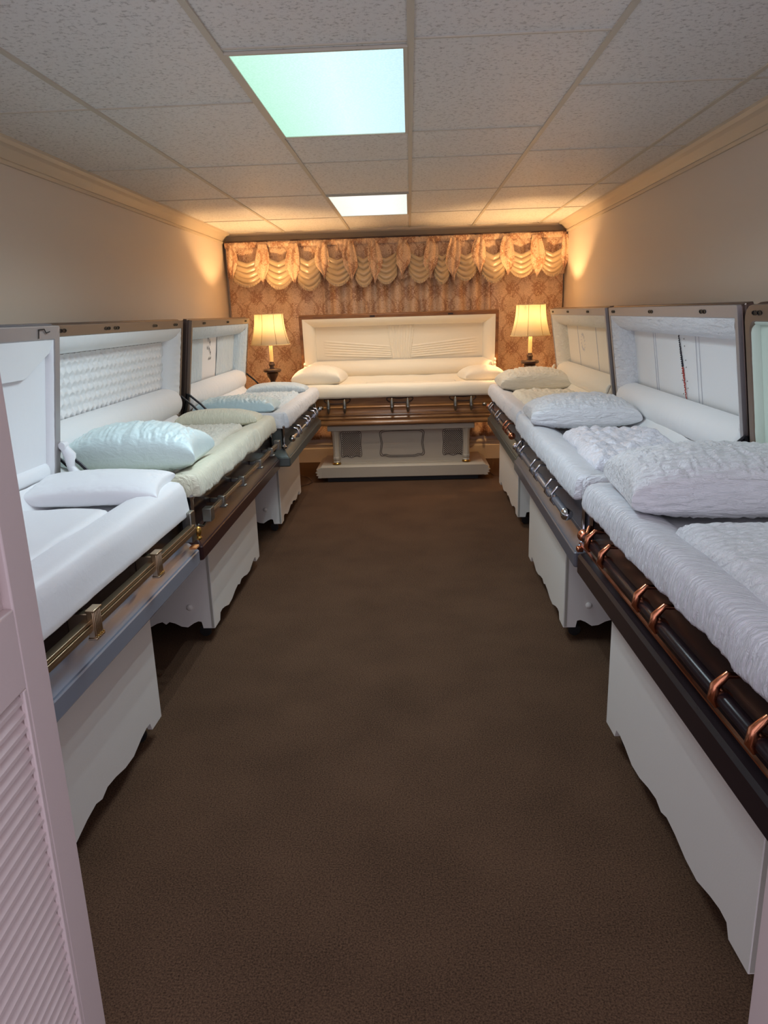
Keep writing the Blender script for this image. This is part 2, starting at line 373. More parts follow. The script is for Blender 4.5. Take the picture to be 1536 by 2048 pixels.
# ---------------------------------------------------------------- casket
def xf(L, W): pass
def casket(label, cat, loc, rz, L, W, P):
    t = thing('casket', label, cat, loc, rz, 'open caskets on display around the room')
    h = L/2
    pl = lambda z: (lambda a, b_: (a, b_, z))
    # base moulding
    b = MB()
    prof = P.get('mould', [(.012, .0), (.004, .004), (0, .01), (0, .064), (.003, .069), (.009, .071), (.011, .075), (.020, .092), (.034, .110), (.045, .122), (.047, .135)])
    b.loft([rrect(-h+i, i, h-i, W-i, P.get('cr', .012), pl(z)) for i, z in prof], True, True)
    b.build('base_moulding', P['base'], t, ang=25, bevel=0)
    # body shell, open on top
    b = MB(); bi = .05
    prof = [(bi, .13), (bi, .15), (bi-.002, .30), (bi-.005, .325), (bi-.004, .340), (bi+.004, .345), (bi+.02, .342), (bi+.025, .25)]
    b.loft([rrect(-h+i, i, h-i, W-i, .02, pl(z)) for i, z in prof], True, True)
    b.build('body', P['body'], t, ang=35)
    # corner posts
    for sx in (-1, 1):
        b = MB(); cx = sx*(h-.045)
        b.lathe([(.012, .125), (.020, .13), (.021, .14), (.012, .15), (.010, .16), (.010, .27), (.014, .275), (.016, .285), (.010, .295)], (cx, .045, 0), 16, flute=6, fa=.07)
        b.build('corner_post', P['post'], t)
    # overlay that hangs over the rim (front and both ends)
    prof = P.get('drape', [(.16, .318), (.14, .335), (.10, .358), (.05, .374), (.01, .382), (-.018, .382), (-.034, .372), (-.044, .352), (-.050, .325), (-.052, .30), (-.050, .284), (-.046, .276)])
    path = []
    r = .022
    x0, x1, y0, y1 = -h+bi, h-bi, bi, W-.08
    N = int((x1-x0)/.004); K = 90
    seq = []
    for i in range(K): q = i/K; seq.append((x0, y1-(y1-y0-r)*q, -1, 0))
    for k in range(9):
        a = R(180+90*k/9); seq.append((x0+r+r*cos(a), y0+r+r*sin(a), cos(a), sin(a)))
    for i in range(N+1): q = i/N; seq.append((x0+r+(x1-x0-2*r)*q, y0, 0, -1))
    for k in range(1, 10):
        a = R(270+90*k/9); seq.append((x1-r+r*cos(a), y0+r+r*sin(a), cos(a), sin(a)))
    for i in range(K): q = (i+1)/K; seq.append((x1, y0+r+(y1-y0-r)*q, 1, 0))
    sd = random.random()*50; am = P.get('dr_amp', .004); fr = P.get('dr_f', 30); hem = P.get('hem', .012); sc_ = P.get('endsc', .55)
    b = MB(); rings = []
    for (px, py, nx_, ny_) in seq:
        ring = []; s_ = px*1.0+py*1.0
        for k, (o, z) in enumerate(prof):
            fall = k/(len(prof)-1)
            o2 = o
            if abs(nx_) > .5 and o < 0: o2 = o*sc_
            d = am*nz(px*fr+sd, py*fr, k*.7)+am*1.2*nz(px*5+sd, py*5, 3)
            zz = z+ (hem*nz(px*3+sd, py*3, 7)+hem*.4*nz(px*14+sd, py*14, 2))*max(0, fall-.45)*1.9 + (.006*nz(px*4+sd, py*4, 11) if fall < .7 else 0)
            sh_ = P.get('ruff', .0016)*nz((px if abs(ny_) > .5 else py)*150+sd, k*.55, 4)*min(1, k/4)
            xx_, yy_ = px-nx_*(o2-d-sh_), py-ny_*(o2-d-sh_)
            if o > 0: xx_ = min(max(xx_, x0+o2), x1-o2); yy_ = max(yy_, y0+o)
            ring.append((xx_, yy_, zz))
        rings.append(ring)
    b.loft(rings, False, False, closed=False)
    ov = b.build('overlay', P['overlay'], t, ang=180)
    sm = ov.modifiers.new('thick', 'SOLIDIFY'); sm.thickness = .004
    # mattress bed
    sd = random.random()*50
    def bed(u, v):
        x = -h+.10+(L-.20)*u; y = .14+(W-.193)*v
        e = min(u, 1-u)*L; e2 = min(v*W, (1-v)*W)
        z = .325+P.get('bed', .0)+.012*nz(x*3+sd, y*4)+P.get('bed_amp', .006)*nz(x*11+sd, y*16)-.01*max(0, 1-e/.06)+(.095*max(0, (v*1.0-.80)/.20)**1.2 if v > .8 else 0)
        return (x, y, z)
    b = MB(); b.grid(bed, 90, 40); b.build('mattress', P['lining'], t, ang=180)
    # lid --------------------------------------------------
    yh = W-.05; zh = .372; a = R(P.get('lean', 8)); HL = P.get('lidh', .66); hl = h-.015
    def LP(x, v, n):   # x along length, v up the lid, n away from the viewer
        return (x, yh-v*sin(a)+n*cos(a), zh+v*cos(a)+n*sin(a))
    cr = P.get('lid_r', .008)
    b = MB(); rr = lambda i, n, rad=None: rrect(-hl+i, i, hl-i, HL-i, rad if rad is not None else max(cr-i*.5, .004), (lambda p, q: LP(p, q, n)))
    b.loft([rr(.018, .016), rr(0.002, .016), rr(.0, .02), rr(0, .03), rr(-.004, .034), rr(-.004, .06), rr(.006, .064), rr(.012, .10), rr(.04, .15), rr(.10, .185), rr(.16, .20)], False, True)
    b.build('lid_shell', P['lidshell'], t, ang=25)
    ms, mt_, mb_ = P.get('ms', .026), P.get('mt', .046), .03
    b = MB()
    ro = rrect(-hl, 0, hl, HL, cr, lambda p, q: (p, q)); ri = rrect(-hl+ms, mb_, hl-ms, HL-mt_, max(cr-.02, .002), lambda p, q: (p, q))
    R4 = lambda ring, n: [LP(p, q, n) for p, q in ring]
    ri2 = rrect(-hl+ms+.004, mb_+.004, hl-ms-.004, HL-mt_-.004, max(cr-.02, .002), lambda p, q: (p, q))
    b.loft([R4(ro, .017), R4(ro, .001), [LP(p*.9985, HL/2+(q-HL/2)*.995, 0) for p, q in ro], R4(ri, 0), R4(ri2, .004), R4(ri2, .02)], False, False)
    rim = b.build('lid_rim', P['lidrim'], t, ang=25)
    # latch slots on the top edge
    for lx in P.get('slots', []):
        b = MB(); cx = lx
        for dx in (-.018, .018):
            ring = lambda rad, n: [LP(cx+dx+rad*1.25*cos(2*pi*k/16), HL-mt_*.5+rad*.55*sin(2*pi*k/16), n) for k in range(16)]
            b.loft([ring(.016, 0.0), ring(.016, -.003), ring(.011, -.003), ring(.011, -.0008)], True, True)
        b.build('latch_slot', M['iron'], rim)
    # lining border
    x0, x1, v0, v1 = -hl+ms, hl-ms, mb_, HL-mt_
    bs, bt, bb, D = P.get('bs', .10), P.get('bt', .10), P.get('bb', .17), P.get('D', .11)
    pf = P.get('puffn', 24); pa = P.get('puffa', .004)
    def prof_d(q): return D*(1-sqrt(max(0, 1-q*q)))*.9+D*.1*q
    b = MB()
    NS = 240
    def top(u, q):
        xa, xb = x0+bs*q, x1-bs*q; x = xa+(xb-xa)*u
        n = prof_d(q)+pa*(nz(x*pf, q*2.2, 1)+.6*nz(x*pf*2.4, q*3, 5))*sin(pi*min(1, q*1.1+.05))
        return LP(x, v1-bt*q, n+.003)
    b.grid(top, NS, 14)
    for sgn in (-1, 1):
        def sidef(u, q, sgn=sgn):
            va, vb = v0, v1-bt*q; v = va+(vb-va)*u; x = (x0+bs*q) if sgn < 0 else (x1-bs*q)
            n = prof_d(q)+P.get('sidea', pa)*(nz(v*P.get('sidef', pf), q*1.6, 9)+.6*nz(v*pf*2.2, q*2, 15))*sin(pi*min(1, q*1.1+.05))
            return LP(x, v, n+.003)
        b.grid(sidef, 110, 14)
    b.build('lid_border', P['border'], t, ang=180)
    # centre panel
    X0, X1, V0, V1 = x0+bs, x1-bs, v0+bb*.7, v1-bt
    pfun = P.get('panel', lambda u, v, X, V: 0)
    def pan(u, v):
        x = X0+(X1-X0)*u; vv = V0+(V1-V0)*v
        return LP(x, vv, D+.001-pfun(u, v, x, vv))
    b = MB(); b.grid(pan, P.get('pn', (160, 50))[0], P.get('pn', (160, 50))[1]); pn = b.build('lid_panel', P['panelm'], t, ang=180)
    for (u0, u1_) in P.get('shirr', []):
        b = MB()
        def shf(u, v):
            x = X0+(X1-X0)*(u0+(u1_-u0)*u); vv = V0+(V1-V0)*v; c = (u-.5)
            wv = .006*(.4+sin((u*11+ .5*sin(v*3))*pi)**2)*min(1, 6*min(u, 1-u)+.15)+.004*nz(u*14, v*2.5)
            return LP(x+c*.05*(v-.5)*0, vv, D-.004-wv)
        b.grid(shf, 60, 24); b.build('shirred_band', P.get('shirrm', P['panelm']), pn, ang=180)
    for u0 in P.get('seams', []):
        b = MB(); x = X0+(X1-X0)*u0
        b.tube([LP(x, V0+.02, D-.001), LP(x, V1, D-.001)], .0017, 6); b.build('seam_cord', P.get('seamm', M['cord']), pn)
    emb = P.get('emb')
    if emb:
        for k, (mm_, strokes) in enumerate(emb):
            b = MB()
            for (ua, va, ub, vb, wd) in strokes:
                A = LP(ua, va, D-.004); B = LP(ub, vb, D-.004); C = LP((ua+ub)/2, (va+vb)/2, D-.006)
                b.tube([A, C, B], [wd*.3, wd, wd*.3], 6)
            b.build('embroidery', mm_, pn)
    # bolster along the bottom of the lid
    def rollf(u, q):
        x = x0+.004+(x1-x0-.008)*u
        ang = -pi*.62+q*pi*1.18
        rad = bb*.55; e = min(u, 1-u)*(x1-x0)
        k = min(1, (e/.05+.35))**.5
        v = v0+bb*.42+rad*.95*sin(ang)*(.85+.15*k)
        n = P.get('rolln', .075)-rad*1.0*cos(ang)*k*(1+.03*nz(x*3, 2))+pa*.6*(nz(x*pf*.8, q*3, 20))
        return LP(x, v, n)
    b = MB(); b.grid(rollf, NS, 18); b.build('lid_bolster', P.get('bolster', P['lining']), t, ang=180)
    # black lid support arm at each end
    for sx in P.get('arms', (-1,)):
        b = MB(); xx = sx*(hl+.002)
        A = Vector(LP(xx, .16, .01)); B = Vector((xx, yh-.20, .345)); C = Vector(LP(xx, .02, .03))
        b.tube([A, (A+B)/2+Vector((0, .01, .02)), B], .008, 8); b.tube([A, C], .013, 8)
        b.build('support_arm', M['iron'], t)
    return t, LP
def bar_round(t, y, z, xs, xe, r, m): 
    b = MB(); b.lathe([(r*.8, 0), (r, .004), (r, xe-xs-.004), (r*.8, xe-xs)], (xs, y, z), 18, axis='x'); return b.build('handle_bar', m, t)
def lug_bullet(p, x, y, z, m, s=1.0, tilt=0, lo=.035, hi=.055):
    """teardrop lug hugging the bar with an arm to the body"""
    b = MB(); prof = [(.001, -lo), (.006, -lo*.8), (.010, -.01), (.012, .01), (.010, hi*.6), (.005, hi*.9), (.001, hi)]
    b.lathe([(r*s, q*s) for r, q in prof], (x, y-.014, z), 12)
    b.tube([(x, y-.008, z+.012), (x, y+.05, z+.03)], .007*s, 8)
    b.tube([(x-.006, y-.0, z), (x+.006, y-.0, z)], .0215*s, 14)
    return b.build('handle_lug', m, p)
def end_ball(p, x, y, z, m, sgn, s=1.0):
    b = MB(); pr = [(.012, 0), (.021, .004), (.017, .012), (.023, .022), (.025, .034), (.019, .046), (.008, .055), (.001, .058)]
    if sgn < 0: pr = [(r, -q) for r, q in pr]
    b.lathe([(r*s, q*s) for r, q in pr], (x, y, z), 18, axis='x'); return b.build('end_cap', m, p)
ZB = .56

# panel reliefs -----------------------------------------------------------
def tuft(u, v, X, V):
    a, b_ = X/.062, V/.05
    best = 9
    j0 = math.floor(b_)
    for j in (j0, j0+1):
        off = .5 if j % 2 else 0
        i = round(a-off)+off
        best = min(best, sqrt((a-i)**2+(b_-j)**2*.8))
        for dd in (-1, 1): best = min(best, sqrt((a-i-dd)**2+(b_-j)**2*.8))
    return .020*min(1, best*1.5)**.8+.003*nz(X*60, V*60)
def sunburst(u, v, X, V):
    cx = 0.02; x = X-cx; r = 0
    V0 = .16
    k = (V-V0)/.38
    half = .085+.055*k
    if abs(x) < half and 0 < k < 1.1:
        ph = x/half
        r = .007*abs(sin(ph*4.5*pi))+.002
    elif .02 < k < .75:
        # horizontal rays that fan out
        s_ = abs(x)-half; rel = (k-.06)/(.40+.20*s_)
        ang = (k-.10-.12*s_)/(.34+.16*s_)
        if 0 < ang < 1 and abs(x) < .80:
            r = .0065*abs(sin(ang*6*pi))*min(1, (.80-abs(x))/.1)*min(1, s_/.03)
    return r
def plain(u, v, X, V): return .003*nz(X*4, V*4)

# L1 --- near left : silver-blue base, smooth white satin
def left(label, ya, yb, xf_, W, skew, P):
    L = yb-ya; return casket(label, 'casket', (xf_, (ya+yb)/2, ZB), R(90+skew), L, W, P)
def right(label, ya, yb, xf_, W, skew, P):
    L = yb-ya; return casket(label, 'casket', (xf_, (ya+yb)/2, ZB), R(-90+skew), L, W, P)
DR_SMOOTH = [(.17, .315), (.15, .345), (.11, .372), (.07, .384), (.02, .386), (-.01, .378), (-.026, .36), (-.034, .33), (-.038, .30), (-.042, .265), (-.044, .245), (-.040, .24)]
L1, LPl1 = left('open casket nearest the louvered door at left, silver blue base and plain white satin lining', 1.0, 3.04, -.955, .62, -1.2,
     dict(base=M['silverblue'], body=M['plum'], post=M['bronze'], overlay=M['satin'], lining=M['satin'], lidshell=M['steel'], lidrim=M['greige'],
          border=M['satin'], panelm=M['satin'], drape=DR_SMOOTH, dr_amp=.002, dr_f=4, ruff=0, hem=.004, pn=(60, 30), slots=[], pa=.001, puffa=.001, ms=.04, mt=.05, bs=.02, bt=.02, bed_amp=.004, D=.03, rolln=.05,
          bb=.08, arms=(1,)))
h1 = 1.02
# fluted square bar in two strips
b = MB()
for k, (dy, dz) in enumerate(((-.004, .013), (-.008, -.0), (-.004, -.013))): b.box(-h1+.08, -.016+dy, .188+dz-.0052, h1-.09, .006, .188+dz+.0052)
hb = b.build('handle_bar', M['bronze'], L1, bevel=.001)
for x in (-.62, -.05, .49-.02):
    b = MB()
    b.box(x-.024, -.03, .150, x+.024, -.010, .235)
    for k in range(5): b.box(x-.022+k*.0095, -.034, .16, x-.017+k*.0095, -.029, .232)
    b.box(x-.027, -.036, .146, x+.027, -.008, .153); b.box(x-.027, -.036, .231, x+.027, -.008, .238)
    b.box(x-.02, -.012, .17, x+.02, .05, .225)
    b.build('handle_bracket', M['bronze'], hb, bevel=.002)
    b = MB()
    for k in range(4): b.lathe([(.003, 0), (.003, .004), (.001, .006)], (x-.018+k*.012, -.036, .155), 8)
    b.build('bracket_beads', M['gold'], hb)
b = MB(); b.box(h1-.11, -.012, .13, h1-.055, .03, .26); b.build('corner_plate', M['pewter'], L1, bevel=.004)
b = MB(); b.lathe([(.005, 0), (.012, .004), (.016, .012), (.010, .02), (.014, .03), (.016, .045), (.012, .056), (.002, .062)], (h1-.035, -.012, .12), 16); b.build('corner_knob', M['gold'], L1)
b = MB(); b.box(h1-.10, -.018, .098, h1-.055, .012, .108); b.build('lot_tag', M['orange'], L1, bevel=.002)
# fabric tie looped from the lid corner
b = MB(); px = [LPl1(1.0, .17, -.012), LPl1(1.005, .13, -.04), LPl1(1.0, .08, -.05), LPl1(.985, .04, -.09), LPl1(.965, .01, -.12)]
b.tube(px, [.016, .026, .018, .026, .016], 14); b.tube([LPl1(.98, .17, -.016), LPl1(1.005, .172, -.02), LPl1(1.02, .165, .02)], .017, 10)
b.tube([LPl1(.965, .01, -.12), LPl1(.94, -.005, -.16), LPl1(.93, -.008, -.19)], [.03, .022, .008], 10)
b.build('fabric_tie', M['satin'], L1)
# swooped apron at the top of the lid
b = MB()
def sw(u, v):
    x = .97-.98*u*2*.99; dz = (.045+.10*min(1, u*9))*v
    return LPl1(x, .608-dz, .004+.012*v)
b.grid(sw, 60, 8); b.build('lid_apron', M['panel_white'], L1, ang=180)
b = MB(); b.tube([LPl1(.83, .615, -.003), LPl1(.83, .65, -.003)], .002, 6); b.tube([LPl1(.83, .648, -.003), LPl1(.87, .65, -.004), LPl1(.885, .635, -.004), LPl1(.91, .64, -.006)], .0022, 6)
b.build('lid_clip', M['iron'], L1)

L2, LPl2 = left('open casket on left, tufted white lid lining above dark maroon base', 3.075, 5.08, -.93, .72, 0,
     dict(base=M['maroon'], body=M['plum'], post=M['chrome'], overlay=M['shirr_cream'], lining=M['panel_white'], lidshell=M['darkbronze'], lidrim=M['umber'],
          border=M['panel_white'], panelm=M['panel_white'], panel=tuft, pn=(330, 96), slots=[-.80, -.30, -.18, .42, .82], puffa=.0015, sidef=34, sidea=.006, bs=.09, bt=.10, bb=.19,
          dr_amp=.006, hem=.02, lean=7.5, arms=(-1, 1)))
hb = None
b = MB(); 
for dz in (-.009, .004): b.box(-.86, -.012, .182+dz, .9, .006, .182+dz+.010)
hb = b.build('handle_bar', M['bronze'], L2, bevel=.001)
b = MB(); b.box(-.86, -.0145, .185, .9, -.010, .187); b.build('bar_inlay', M['darkwood'], hb)
for x in (-.64, -.20, .27, .66):
    b = MB(); b.box(x-.016, -.022, .160, x+.016, .012, .21); b.box(x-.012, 0, .18, x+.012, .05, .20); b.box(x-.016, -.03, .155, x-.006, .01, .165); b.box(x+.006, -.03, .155, x+.016, .01, .165)
    b.build('handle_bracket', M['pewter'], hb, bevel=.003)
for x, sg in ((-.88, -1), (.92, 1)):
    b = MB(); b.box(x-.03, -.024, .155, x+.03, .016, .215); b.tube([(x-.03*sg, 0, .165), (x+.02*sg, .02, .135), (x+.06*sg, .03, .15)], .006, 8)
    b.build('end_cap', M['pewter'], hb, bevel=.008)

birds = []
for (cx, cz, s_) in ((.12, .47, 1), (.165, .505, 1.1), (.135, .42, .9), (.10, .39, .9), (.175, .43, .6)):
    birds += [(cx-.010*s_, cz-.03*s_, cx+.006*s_, cz+.028*s_, .0030), (cx-.016*s_, cz+.004*s_, cx+.012*s_, cz-.004*s_, .0028)]
birds = [(-a, b_, -c, d, e) for a, b_, c, d, e in birds]
grass = [(-.14+.006*k, .33, -.136+.007*k, .345+.006*(k % 3), .0016) for k in range(9)]
L3, LPl3 = left('open casket at far left corner, embroidered birds on lid lining and blue shirred panels', 5.13, 7.03, -.865, .75, 0,
     dict(base=M['greensteel'], body=M['greensteel'], post=M['chrome'], overlay=M['shirr_blue'], lining=M['panel_white'], lidshell=M['darkbronze'], lidrim=M['umber'],
          border=M['blue_white'], panelm=M['panel_white'], panel=plain, shirr=[(.0, .35), (.62, 1.0)], shirrm=M['blue_white'], slots=[-.62, .10, .78],
          emb=[(M['thread_black'], [(x*1.3+.12, z, x2*1.3+.12, z2, w_*.8) for x, z, x2, z2, w_ in birds]), (M['thread_grey'], [(x*1.5+.14, z, x2*1.5+.14, z2, w_) for x, z, x2, z2, w_ in grass])],
          sidef=30, sidea=.006, bs=.10, bt=.11, bb=.17, arms=(-1, 1), dr_amp=.006, lean=7.5))
hb = bar_round(L3, -.004, .185, -.80, .80, .012, M['chrome'])
for x in (-.62, -.48, -.1, .04, .38, .54):
    b = MB(); b.tube([(x, .045, .235), (x, -.01, .225), (x, -.026, .19), (x, -.018, .165), (x, 0, .16)], [.006, .009, .008, .007, .004], 10)
    b.tube([(x-.008, -.004, .185), (x+.008, -.004, .185)], .017, 12); b.build('handle_lug', M['chrome'], hb)
end_ball(hb, -.80, -.004, .185, M['chrome'], -1); end_ball(hb, .80, -.004, .185, M['chrome'], 1)

# back casket --- walnut
W_M = [(.02, .0), (.006, .004), (.0, .014), (.0, .028), (.008, .042), (.022, .050), (.022, .056), (.012, .062), (.011, .070), (.018, .080), (.032, .085), (.032, .090), (.024, .096), (.026, .104), (.042, .112), (.047, .135)]
DR_B = [(.17, .32), (.14, .35), (.10, .375), (.05, .388), (.01, .388), (-.02, .375), (-.036, .345), (-.04, .315), (-.04, .28), (-.036, .262), (-.03, .26)]
BK, LPb = casket('walnut wood casket across the back wall with sunburst pleated cream lid lining', 'casket', (-.11, 7.06, ZB), R(.35), 2.03, .71,
     dict(base=M['wood'], body=M['wood'], post=M['wood'], mould=W_M, overlay=M['cream'], lining=M['cream'], lidshell=M['wood_lid'], lidrim=M['wood_lid'], border=M['cream'],
          panelm=M['cream'], panel=sunburst, pn=(360, 120), slots=[], puffa=.0008, ms=.028, mt=.028, bs=.12, bt=.10, bb=.17, drape=DR_B, ruff=0, dr_amp=.002, dr_f=6, hem=.004, arms=(), lean=7.5))
hb = bar_round(BK, -.004, .175, -.73, .78, .013, M['wood'])
for x in (-.68, -.525, -.075, .075, .525, .675): lug_bullet(hb, x, -.004, .172, M['pewter'], 1.55)
end_ball(hb, -.73, -.004, .175, M['pewter'], -1, .8); end_ball(hb, .78, -.004, .175, M['pewter'], 1, .8)
for cx in (-.60, 0, .60):
    # ornate plate: scalloped oval ring carved on the side
    ring = []
    for k in range(48):
        a = 2*pi*k/48; rr_ = .125*(1+.0*cos(2*a)); zz = .030*(1+.35*cos(2*a))
        ring.append((cx+rr_*cos(a), .046, .235+zz*sin(a)+(.008*cos(2*a))))
    b = MB(); b.tube(ring+[ring[0]], .0055, 8, cap=False); b.build('handle_plate', M['darkwood'], hb)
for xx in (-.26, .52):
    b = MB(); b.box(xx-.025, -.001, .0, xx+.025, .004, .012)
    o = b.build('lid_catch', M['iron'], BK); o.location = Vector(LPb(0, .638, -.004))-Vector((0, 0, 0))
# white ruffled cord at the right and left of the lid
for xx in (-.965, .965):
    b = MB(); pts = [LPb(xx, .20-.018*k, -.02-.004*(k % 2)) for k in range(8)]
    b.tube(pts, [.010, .016, .011, .017, .012, .017, .012, .016], 10); b.build('ruffled_tie', M['cream'], BK)

# right side caskets
R1, LPr1 = right('dark plum casket nearest at right, with copper handle lugs and white crinkled overlay', .82, 2.85, .672, .71, 1.2,
     dict(base=M['plum'], body=M['plum'], post=M['chrome'], overlay=M['shirr'], lining=M['panel_white'], lidshell=M['maroon'], lidrim=M['umber'],
          border=M['mint'], panelm=M['mint'], slots=[-.90, -.76], lid_r=.06, bs=.02, bt=.02, bb=.12, D=.03, rolln=.06, puffa=.001, dr_amp=.006, lean=8, arms=(), cr=.02, ms=.035, mt=.055,
          mould=[(.012, .0), (.004, .004), (0, .01), (0, .075), (.008, .088), (.03, .095), (.034, .104), (.044, .112), (.047, .135)]))
hb = bar_round(R1, -.006, .195, -.86, .9, .017, M['plum'])
for x in (-.76, -.58, -.20, -.05, .34, .52): 
    b = MB(); b.tube([(x, .045, .245), (x, .0, .25), (x, -.024, .225), (x, -.028, .195), (x, -.018, .172)], [.005, .009, .012, .012, .004], 12)
    b.tube([(x-.008, -.006, .195), (x+.008, -.006, .195)], .021, 14); b.build('handle_lug', M['brass_copper'], hb)
end_ball(hb, -.86, -.006, .195, M['brass_copper'], -1); end_ball(hb, .9, -.006, .195, M['brass_copper'], 1)
b = MB(); b.tube([(-.86, -.0, .2), (-.90, .02, .215), (-.93, .04, .19)], [.014, .016, .010], 12); b.build('bar_elbow', M['brass_copper'], hb)
b = MB(); b.box(-.985, -.012, .105, -.955, .012, .125); b.build('corner_clip', M['brass_copper'], R1, bevel=.004)
b = MB(); b.box(-1.0, .004, .128, 1.0, .014, .133); b.build('pinstripe', M['brass_copper'], R1)

flag_k, flag_r = [], []
for k in range(16):
    z = .515-.0105*k; flag_k.append((-.02+.002*k+(.003 if k % 2 else -.003), z, -.02+.002*k-(.003 if k % 2 else -.003), z-.014, .0032+.0035*(k/16)))
for k in range(15):
    z = .345-.012*k; flag_r.append((.012+.0016*k+(.006 if k % 2 else -.006), z, .012+.0016*k-(.006 if k % 2 else -.006), z-.016, .0062-.00025*k))
dots = [(.02+sx*.035+.0015*k, .49-.035*k, .02+sx*.035+.0015*k, .483-.035*k, .003) for k in range(9) for sx in (-1, 1) if (k+sx) % 3]
R2, LPr2 = right('grey steel casket in middle of right row, black and red embroidery on white lid lining', 2.9, 4.86, .662, .71, -.6,
     dict(base=M['steel'], body=M['steel'], post=M['chrome'], overlay=M['shirr'], lining=M['panel_white'], lidshell=M['darkbronze'], lidrim=M['greige'],
          border=M['crepe'], panelm=M['panel_white'], panel=plain, seams=[.23, .25, .62, .645], slots=[-.85, -.10, .62], emb=[(M['thread_black'], flag_k), (M['thread_red'], flag_r), (M['thread_grey'], dots)],
          sidef=26, sidea=.006, bs=.10, bt=.11, bb=.17, puffa=.002, dr_amp=.006, lean=8, arms=(1,)))
hb = bar_round(R2, -.006, .19, -.78, .80, .017, M['steel'])
for x in (-.66, -.5, -.07, .08, .42, .58):
    b = MB(); b.tube([(x, .045, .245), (x, .0, .25), (x, -.024, .222), (x, -.028, .19), (x, -.012, .165)], [.004, .006, .0075, .0075, .003], 10)
    b.tube([(x-.005, -.006, .19), (x+.005, -.006, .19)], .020, 14); b.build('handle_lug', M['chrome'], hb)
end_ball(hb, -.78, -.006, .19, M['chrome'], -1, 1.05); end_ball(hb, .80, -.006, .19, M['chrome'], 1, 1.05)

wreath = []
for k in range(14):
    a = 2*pi*k/14; wreath.append((-.25+.05*cos(a), .38+.05*sin(a), -.25+.075*cos(a+.3), .38+.075*sin(a+.3), .0022))
R3, LPr3 = right('grey casket at far right corner below the lamp, cream lining with faint round embroidery', 4.92, 6.93, .70, .69, -.4,
     dict(base=M['greensteel'], body=M['steel'], post=M['brass_copper'], overlay=M['shirr'], lining=M['cream'], lidshell=M['darkbronze'], lidrim=M['greige'],
          border=M['crepe_warm'], panelm=M['cream'], panel=plain, seams=[.25, .62], slots=[-.86, -.2, .5], emb=[(M['cord'], wreath)],
          sidef=26, sidea=.006, bs=.10, bt=.11, bb=.17, puffa=.002, dr_amp=.006, lean=8, arms=()))
hb = bar_round(R3, -.006, .19, -.80, .80, .015, M['darkbronze'])
for x in (-.62, -.5, -.07, .08, .5, .64):
    b = MB(); b.tube([(x, .045, .245), (x, .0, .25), (x, -.024, .222), (x, -.028, .19), (x, -.012, .165)], [.004, .006, .0075, .0075, .003], 10)
    b.tube([(x-.005, -.006, .19), (x+.005, -.006, .19)], .018, 14); b.build('handle_lug', M['chrome'] if x < .4 else M['brass_copper'], hb, label=None if x < .4 else 'copper lug')
end_ball(hb, -.80, -.006, .19, M['brass_copper'], -1); end_ball(hb, .80, -.006, .19, M['brass_copper'], 1)
for xx in (-.985, .99):
    b = MB(); pts = [LPr3(xx, .17-.022*k, -.012-.004*(k % 2)-.012*k) for k in range(7)]
    b.tube(pts, [.010, .014, .010, .014, .010, .013, .009], 10); b.build('ruffled_tie', M['cream'], R3)

# ---------------------------------------------------------------- stands
SCAL = [(0, 0), (.09, 0), (.105, .035), (.14, .038), (.19, .028), (.26, .006), (.33, .010), (.40, .028), (.46, .036), (.5, .022)]
SCAL = SCAL+[(1-a, z) for a, z in SCAL[-2::-1]]
def stand(label, xfront, y0, y1, side, skew=0, zb=.075, depth=.50):
    """side -1: left row (front faces +x)"""
    L = y1-y0; rz = R(90+skew) if side < 0 else R(-90+skew)
    t = thing('casket_stand', label, 'casket stand', (xfront, (y0+y1)/2, 0), rz, 'scalloped cream stands under the side caskets')
    h = L/2; H = ZB-.004
    def panel(length, axis, a0, a1, c0):
        # scalloped board; polygon in (along, z)
        poly = [(c0+length*q, zb+z) for q, z in SCAL]+[(c0+length, H), (c0, H)]
        b = MB(); b.prism(poly, axis, a0, a1); return b
    panel(L, 'y', 0, .018, -h).build('front_panel', M['stand'], t, smooth=False)
    panel(L, 'y', depth-.018, depth, -h).build('back_panel', M['stand'], t, smooth=False)
    for sx in (-1, 1):
        b = MB(); xx = sx*(h-.009)
        poly = [(.018+(depth-.036)*q, zb+z) for q, z in SCAL]+[(depth-.018, H), (.018, H)]
        b.prism(poly, 'x', xx-.009, xx+.009); b.build('end_panel', M['stand'], t, smooth=False)
        b = MB(); pr = [(.015, 0), (.016, .006), (.012, .012), (.002, .015)]
        if sx < 0: pr = [(r, -z) for r, z in pr]
        b.lathe(pr, (sx*h, .12, zb+.115), 14, axis='x'); b.build('knob', M['stand'], t)
        b = MB(); b.box(sx*h-.0015, .004, zb+.004, sx*h+.0015, .016, H-.01); b.build('corner_strip', M['strip'], t)
        for cy in (.07, depth-.07):
            b = MB(); cx = sx*(h-.07)
            b.lathe([(.012, -.010), (.03, -.009), (.032, 0), (.03, .009), (.012, .010)], (cx+sx*.0, cy, .0335), 18, axis='x')
            b.tube([(cx, cy, .04), (cx, cy+.01, .08), (cx, cy+.01, .13)], .009, 8); b.box(cx-.014, cy-.012, .05, cx+.014, cy+.02, .058)
            b.build('caster', M['black'], t)
    b = MB(); b.box(-h+.018, .018, H-.025, h-.018, depth-.018, H); b.build('top_board', M['stand'], t, smooth=False)
    return t
stand('cream stand under the nearest left casket, partly hidden by the louvered door', -1.03, 1.50, 2.60, -1, -1.2)
stand('cream stand under the maroon based casket with tufted lid', -1.02, 3.45, 4.60, -1)
stand('cream stand under the far left casket with bird embroidery', -1.00, 5.37, 6.40, -1)
stand('cream stand under the nearest right casket with copper lugs', .738, 1.42, 2.53, 1, 2.4)
stand('cream stand under the middle right casket with red and black embroidery', .725, 3.40, 4.50, 1)
